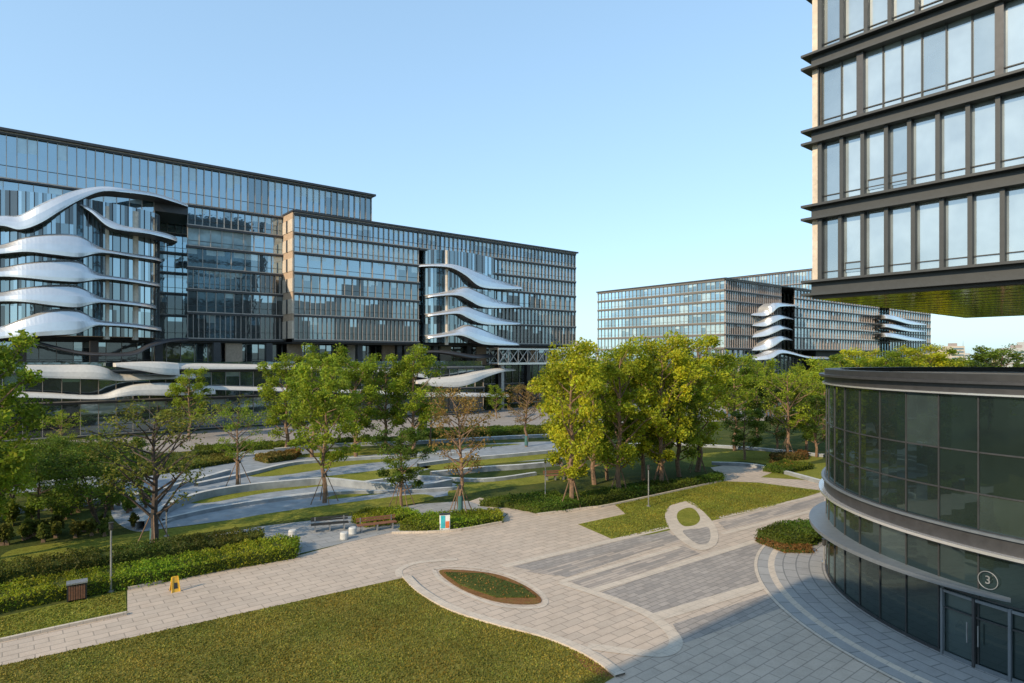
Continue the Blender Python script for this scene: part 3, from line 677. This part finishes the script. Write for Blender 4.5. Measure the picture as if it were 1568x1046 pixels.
T=[('yel2',-38,862,480,1.05,0),('green',-50,835,640,1.2,0),('sparse',235,846,618,1.25,1),('multi',152,815,690,1.4,0),('multi',60,800,702,1.2,0),
 ('multi',20,770,680,1.2,0),('green',190,770,668,1.3,0),('multi',110,760,670,1.2,0),
 ('sparse2',365,745,615,1.2,1),('mid',497,770,560,1.05,1),('green',615,776,652,1.25,1),('brown',705,792,596,1.1,1),
 ('sparse2',95,712,628,1.4,0),('mid',290,672,565,1.25,0),('mid',60,668,560,1,0),
 ('yel2',438,690,545,1.3,0),('mid',478,700,548,1.2,0),('yel2',500,685,530,1.2,0),('yel2',545,700,545,1.2,0),('green',590,690,548,1.2,0),('yel2',632,694,532,1.2,0),('sparse2',660,680,585,1.1,0),
 ('brown',806,684,584,1.4,0),
 ('yel',875,775,524,1.0,1),('yel3',948,757,518,1.05,1),('yel',1012,747,514,1.0,1),('yel3',1068,722,510,1.25,1),('yel2',910,742,540,1.2,0),('yel2',985,735,540,1.1,0),('yel2',1040,730,545,1.2,0),('yel',872,735,552,1.1,0),
 ('yel2',930,735,600,1.3,0),('mid',1010,728,600,1.4,0),
 ('mid',1125,690,545,1.2,0),('green',1140,704,625,1.5,0),('sparse2',1205,702,560,1.2,1),('dark',1190,690,590,1.2,0),('mid',1160,670,552,1.2,0),('yel2',1235,690,560,1.1,0),('green',1250,700,600,1.3,0),('mid',1262,672,550,1.2,0),
 ('yel3',1320,640,533,1.7,0),('yel2',1355,650,540,1.7,0),('yel',1405,645,529,1.8,0),('yel2',1435,640,535,1.7,0),('green',1535,650,529,1.7,0),('yel2',1290,645,545,1.5,0),
 ('green',860,690,600,1.2,0),('mid',760,640,590,1.3,0),('green',120,655,595,1.3,0),('green',215,655,600,1.3,0),('mid',360,650,590,1.3,0)]
for k,px,py,yt,ws,st in T: tree(k,px,py,yt,ws,bool(st))
def treemass(name,pts,hm,lk,n,leaf=0.5,sprd=6,seed=1):
    rng=np.random.default_rng(seed); r=random.Random(seed); cs=[];tt=[];mb=MB()
    for _ in range(n):
        i=r.randrange(len(pts)-1); q=r.random(); a,b=pts[i],pts[i+1]
        x=a[0]+(b[0]-a[0])*q+r.uniform(-sprd,sprd); y=a[1]+(b[1]-a[1])*q+r.uniform(-sprd,sprd); h=hm*r.uniform(0.6,1.1)
        mb.tube([(x,y,0),(x,y,h*0.7)],[0.14,0.05],'bark',4,False)
        k=420; d=rng.normal(size=(k,3)); d/=np.linalg.norm(d,axis=1)[:,None]; d*=(rng.random(k)**0.4)[:,None]
        lump=1+0.3*np.sin(d[:,0]*5+x)*np.cos(d[:,1]*4+y)+0.15*np.sin(d[:,2]*7+x)
        c=np.array([x,y,h*0.6])+d*np.array([h*0.28,h*0.28,h*0.42])*lump[:,None]; cs.append(c)
        b_=np.full(k,r.uniform(0.7,1.3))*(0.8+0.4*rng.random(k)); hu=r.uniform(-.15,.35); tt.append(np.stack([b_*(1+hu),b_,b_],1))
    lv,lt=leafmesh(np.vstack(cs),leaf,np.vstack(tt),rng)
    o=bpy.data.objects.new(name,build_mesh(name,mb,lv,lt,lk)); scene.collection.objects.link(o)
treemass("unseen_tree_row",[g(-200,640),g(300,632),g(640,628),g(860,622)],4.0,'lf_green',40,0.4,3,2)
treemass("unseen_tree_row",[g(1080,640),g(1270,640),g(1600,635)],8.5,'lf_mid',45,0.45,6,3)
treemass("unseen_tree_row",[g(880,625),g(1100,622),g(1300,620)],7.5,'lf_green',45,0.45,6,5)
treemass("unseen_tree_row",[g(860,600),g(1150,600),g(1500,596),g(1800,600)],8.5,'lf_mid',60,0.7,8,4)
treemass("unseen_tree_row",[(150,420),(500,430),(900,480)],9,'lf_dark',90,1.2,25,6)
treemass("unseen_tree_row",[(-85,-40),(-75,0),(-72,30)],14,'lf_mid',30,0.6,5,8)  # unseen trees behind the camera, added for reflections in the pavilion glass
treemass("shrub_mass",[g(-60,800),g(80,790),g(200,780)],1.6,'lf_green',26,0.22,2.5,18)
treemass("shrub_mass",[g(-60,835),g(60,825),g(180,812)],1.1,'lf_olive',22,0.18,1.2,19)
def scatter(tris,pts,dens,rng):
    P=[]
    for t in tris:
        a,b,c=[np.array(pts[i][:2]) for i in t]
        ar=abs((b-a)[0]*(c-a)[1]-(b-a)[1]*(c-a)[0])/2; n=int(ar*dens)+1
        u=rng.random((n,2)); m=u.sum(1)>1; u[m]=1-u[m]
        P.append(a+u[:,:1]*(b-a)+u[:,1:]*(c-a))
    return np.vstack(P)
def hedge(name,px,h,lk,dens=260,leaf=0.11,seed=1):
    pts=[Vector((*g(*p),0)) for p in px]; rng=np.random.default_rng(seed)
    tris=tessellate_polygon([pts]); P=scatter(tris,pts,dens,rng)
    hh=h*(0.88+0.16*np.sin(P[:,0]*2.1)*np.cos(P[:,1]*1.7)+0.10*np.sin(P[:,0]*5.3+P[:,1]*4))
    top=np.column_stack([P,hh+rng.normal(0,0.06,len(P))])
    E=[]
    for i in range(len(pts)):
        a=np.array(pts[i][:2]); b=np.array(pts[(i+1)%len(pts)][:2]); L_=np.linalg.norm(b-a); n=int(L_*h*dens*1.3)+1
        q=rng.random((n,1)); e=a+(b-a)*q+rng.normal(0,0.09,(n,2)); E.append(np.column_stack([e,rng.random(n)*h]))
    C=np.vstack([top]+E); n=len(C)
    br=0.75+0.5*rng.random(n); lowf=0.85+0.3*np.sin(C[:,0]*0.9+1)*np.sin(C[:,1]*0.8); hu=rng.normal(0.0,0.12,n)+0.18*np.sin(C[:,0]*0.6+C[:,1]*0.5)
    b_=br*lowf; tint=np.stack([b_*(1+hu),b_,b_*0.9],1)
    lv,lt=leafmesh(C,leaf,tint,rng)
    mb=MB(); cp=[(p.x,p.y) for p in pts]; mb.poly([(p[0],p[1],h*0.76) for p in cp],'ground')
    for i in range(len(cp)):
        a,b=cp[i],cp[(i+1)%len(cp)]; mb.quad((a[0],a[1],0),(b[0],b[1],0),(b[0],b[1],h*0.76),(a[0],a[1],h*0.76),'ground')
    o=bpy.data.objects.new(name,build_mesh(name,mb,lv,lt,lk)); scene.collection.objects.link(o)
hd=[([(-100,965),(0,938),(110,916),(230,896),(340,874),(452,855),(455,838),(420,838),(330,858),(200,880),(60,905),(-100,935)],0.65,'lf_mid'),
    ([(-100,925),(0,902),(150,880),(300,858),(400,842),(400,832),(300,842),(130,868),(0,885),(-100,900)],0.9,'lf_olive'),
    ([(540,800),(560,790),(620,788),(640,795),(600,804),(560,808)],0.55,'lf_mid'),
    ([(612,812),(640,798),(700,792),(765,790),(768,800),(700,811),(640,816)],0.5,'lf_mid'),
    ([(735,775),(790,765),(850,760),(870,772),(862,784),(822,786),(780,778)],0.45,'lf_green'),
    ([(862,784),(870,770),(960,752),(1060,742),(1100,733),(1108,737),(1000,757),(930,770)],0.6,'lf_green'),
    ([(1160,826),(1200,812),(1262,808),(1262,826),(1240,838),(1200,838)],0.6,'lf_green'),
    ([(1158,830),(1200,840),(1240,840),(1244,848),(1200,847)],0.25,'lf_red'),
    ([(1170,722),(1200,712),(1245,718),(1200,726)],0.5,'lf_green'),
    ([(-100,730),(0,715),(100,712),(190,700),(200,690),(100,690),(-100,700)],0.9,'lf_green'),
    ([(390,705),(430,700),(460,696),(450,704),(410,710)],0.7,'lf_brown'),
    ([(300,700),(380,690),(500,684),(640,680),(640,676),(500,678),(300,690)],0.6,'lf_green'),
    ([(1180,702),(1235,698),(1235,704),(1185,708)],0.6,'lf_red'),
    ([(640,672),(760,668),(860,664),(860,658),(640,664)],0.8,'lf_green'),
    ([(220,730),(300,718),(360,708),(350,700),(250,712)],0.5,'lf_olive'),
    ([(1180,712),(1225,715),(1215,722),(1185,718)],0.4,'lf_brown')]
for i,(p,h,k) in enumerate(hd): hedge("hedge",p,h,k,seed=i+1,dens=300 if i<8 else 120,leaf=0.11 if i<8 else 0.18)
hedge("flower_planting",[(680,878),(740,880),(800,900),(820,916),(760,916),(705,897)],0.1,'lf_brown',dens=60,leaf=0.09,seed=40)
def tufts(px,dens,size,lk,seed):
    rng=np.random.default_rng(seed); lp=[g(*p) for p in px]
    G=scatter(tessellate_polygon([[Vector((*p,0)) for p in lp]]),lp,dens,rng)
    n=len(G); c=np.column_stack([G,np.full(n,size*0.45)])
    br=(0.7+0.5*rng.random(n))*(0.9+0.14*np.sin(G[:,0]*0.8)*np.sin(G[:,1]*0.9+1)+0.1*np.sin(G[:,0]*2.7+G[:,1])*np.sin(G[:,1]*3.1)); hu=rng.normal(0.05,0.12,n)+0.12*np.sin(G[:,0]*1.3+2)*np.sin(G[:,1]*1.1)
    lv,lt=leafmesh(c,size,np.stack([br*(1+hu),br,br*0.9],1),rng)
    o=bpy.data.objects.new("grass_tufts",build_mesh("grass_tufts",MB(),lv,lt,lk)); scene.collection.objects.link(o)
tufts([(-200,1066),(0,1020),(300,955),(618,886),(636,904),(688,934),(758,957),(838,978),(903,1005),(936,1034),(900,1090),(-300,1110)],420,0.07,'lf_grass',3)
tufts([(890,803),(958,789),(944,773),(1108,738),(1160,740),(1258,752),(1185,775),(1090,796),(1078,784),(1050,768),(1026,775),(1018,790),(1024,808),(998,815),(940,825)],160,0.09,'lf_grass2',4)
tufts([(-200,1020),(-200,975),(0,947),(190,905),(192,936),(0,977)],260,0.08,'lf_grass2',5)
# ------------------------------------------------------------------ furniture
def place(mb,name,px,py,rot=0):
    o=mb.obj(name); x,y=g(px,py); o.location=(x,y,0); o.rotation_euler=(0,0,rot); return o
I=lambda t,o,z:(t,o,z)
for px,py,yt in ((170,906,800),(993,776,712),(835,768,702),(1262,862,825),(255,822,775)):
    h=(py-yt)/F*g(px,py)[1]; mb=MB()
    mb.tube([(0,0,0),(0,0,0.08)],[0.14,0.14],'metal',10); mb.tube([(0,0,0.08),(0,0,h-0.35)],[0.045,0.035],'metal',8)
    mb.tube([(0,0,h-0.35),(0,0,h-0.3),(0,0,h-0.08),(0,0,h)],[0.05,0.09,0.09,0.12],'black',10); place(mb,"street_lamp",px,py)
mb=MB()
for sx in (-0.33,0.33): mb.box(I,sx-0.03,sx+0.03,-0.2,0.2,0,0.75,'black')
for i in range(7): mb.box(I,-0.3+i*0.087,-0.235+i*0.087,-0.22,-0.19,0.1,0.7,'wood'); mb.box(I,-0.3+i*0.087,-0.235+i*0.087,0.19,0.22,0.1,0.7,'wood')
mb.box(I,-0.3,0.3,-0.185,0.185,0.08,0.66,'black'); mb.box(I,-0.38,0.38,-0.26,0.26,0.76,0.82,'metal')
place(mb,"litter_bin",118,919,0.6)
mb=MB()
for s in (-1,1):
    mb.poly([(-0.16,s*0.2,0),(0.16,s*0.2,0),(0.12,s*0.02,0.62),(-0.12,s*0.02,0.62)],'yellow')
    mb.tube([(-0.17,s*0.21,0),(-0.12,s*0.02,0.64)],[0.02,0.02],'yellow',5); mb.tube([(0.17,s*0.21,0),(0.12,s*0.02,0.64)],[0.02,0.02],'yellow',5)
    mb.poly([(-0.08,s*0.165,0.15),(0.08,s*0.165,0.15),(0.06,s*0.10,0.4),(-0.06,s*0.10,0.4)],'black')
mb.tube([(-0.13,0,0.64),(0.13,0,0.64)],[0.025,0.025],'yellow',6)
place(mb,"folding_caution_sign",268,905,0.7)
mb=MB(); mb.box(I,-0.3,0.3,-0.1,0.1,0.1,1.0,'signwhite'); mb.box(I,-0.26,0.0,-0.115,-0.102,0.2,0.95,'teal'); mb.box(I,0.03,0.26,-0.115,-0.102,0.2,0.6,'orange')
mb.box(I,-0.33,0.33,-0.13,0.13,1.0,1.06,'black'); mb.box(I,-0.25,-0.17,-0.06,0.06,0,0.1,'black'); mb.box(I,0.17,0.25,-0.06,0.06,0,0.1,'black')
place(mb,"information_sign",681,813,0.3)
def bench(px,py,L_,k,rot):
    mb=MB()
    for i in range(4): mb.box(I,-L_/2,L_/2,-0.22+i*0.115,-0.125+i*0.115,0.40,0.45,k)
    for x in (-L_/2+0.25,0,L_/2-0.25): mb.box(I,x-0.04,x+0.04,-0.2,0.2,0,0.397,'metal')
    for i in range(2): mb.box(I,-L_/2,L_/2,0.25,0.28,0.55+i*0.14,0.65+i*0.14,k)
    for x in (-L_/2+0.25,L_/2-0.25): mb.box(I,x-0.03,x+0.03,0.235,0.248,0.3,0.8,'metal')
    place(mb,"park_bench",px,py,rot)
bench(577,812,2.4,'wood',0.45); bench(505,812,2.2,'black',0.35); bench(850,735,2,'wood',0.3)
for px,py in ((527,826),(448,822),(540,818)):
    mb=MB(); mb.tube([(0,0,0),(0,0,0.05),(0,0,0.36),(0,0,0.42)],[0.2,0.24,0.24,0.19],'wave_l',16); place(mb,"stone_stool",px,py)
rng=random.Random(4)
for i in range(16):
    px=rng.uniform(1425,1600) if i<12 else rng.uniform(860,925); D=rng.uniform(600,900); x=(px-CX)/F*D; hh=rng.uniform(16,32)
    mb=MB(); fr=frame((x,D),(1,0),(0,-1)); wd=rng.uniform(12,26); mb.box(fr,-wd/2,wd/2,-12,0,0,hh,rng.choice(['cream','fin_pink','wave_l']))
    for zz in np.arange(3,hh-2,3.2): mb.box(fr,-wd/2+1,wd/2-1,0.01,0.2,zz,zz+1.4,'g_mid')
    mb.box(fr,-wd/4,wd/8,-9,-3,hh,hh+3,'fin_pink')
    if i==3: mb.tube([(x,D-5,hh),(x,D-5,hh+18)],[0.6,0.15],'metal',6)
    mb.obj("distant_city_building")
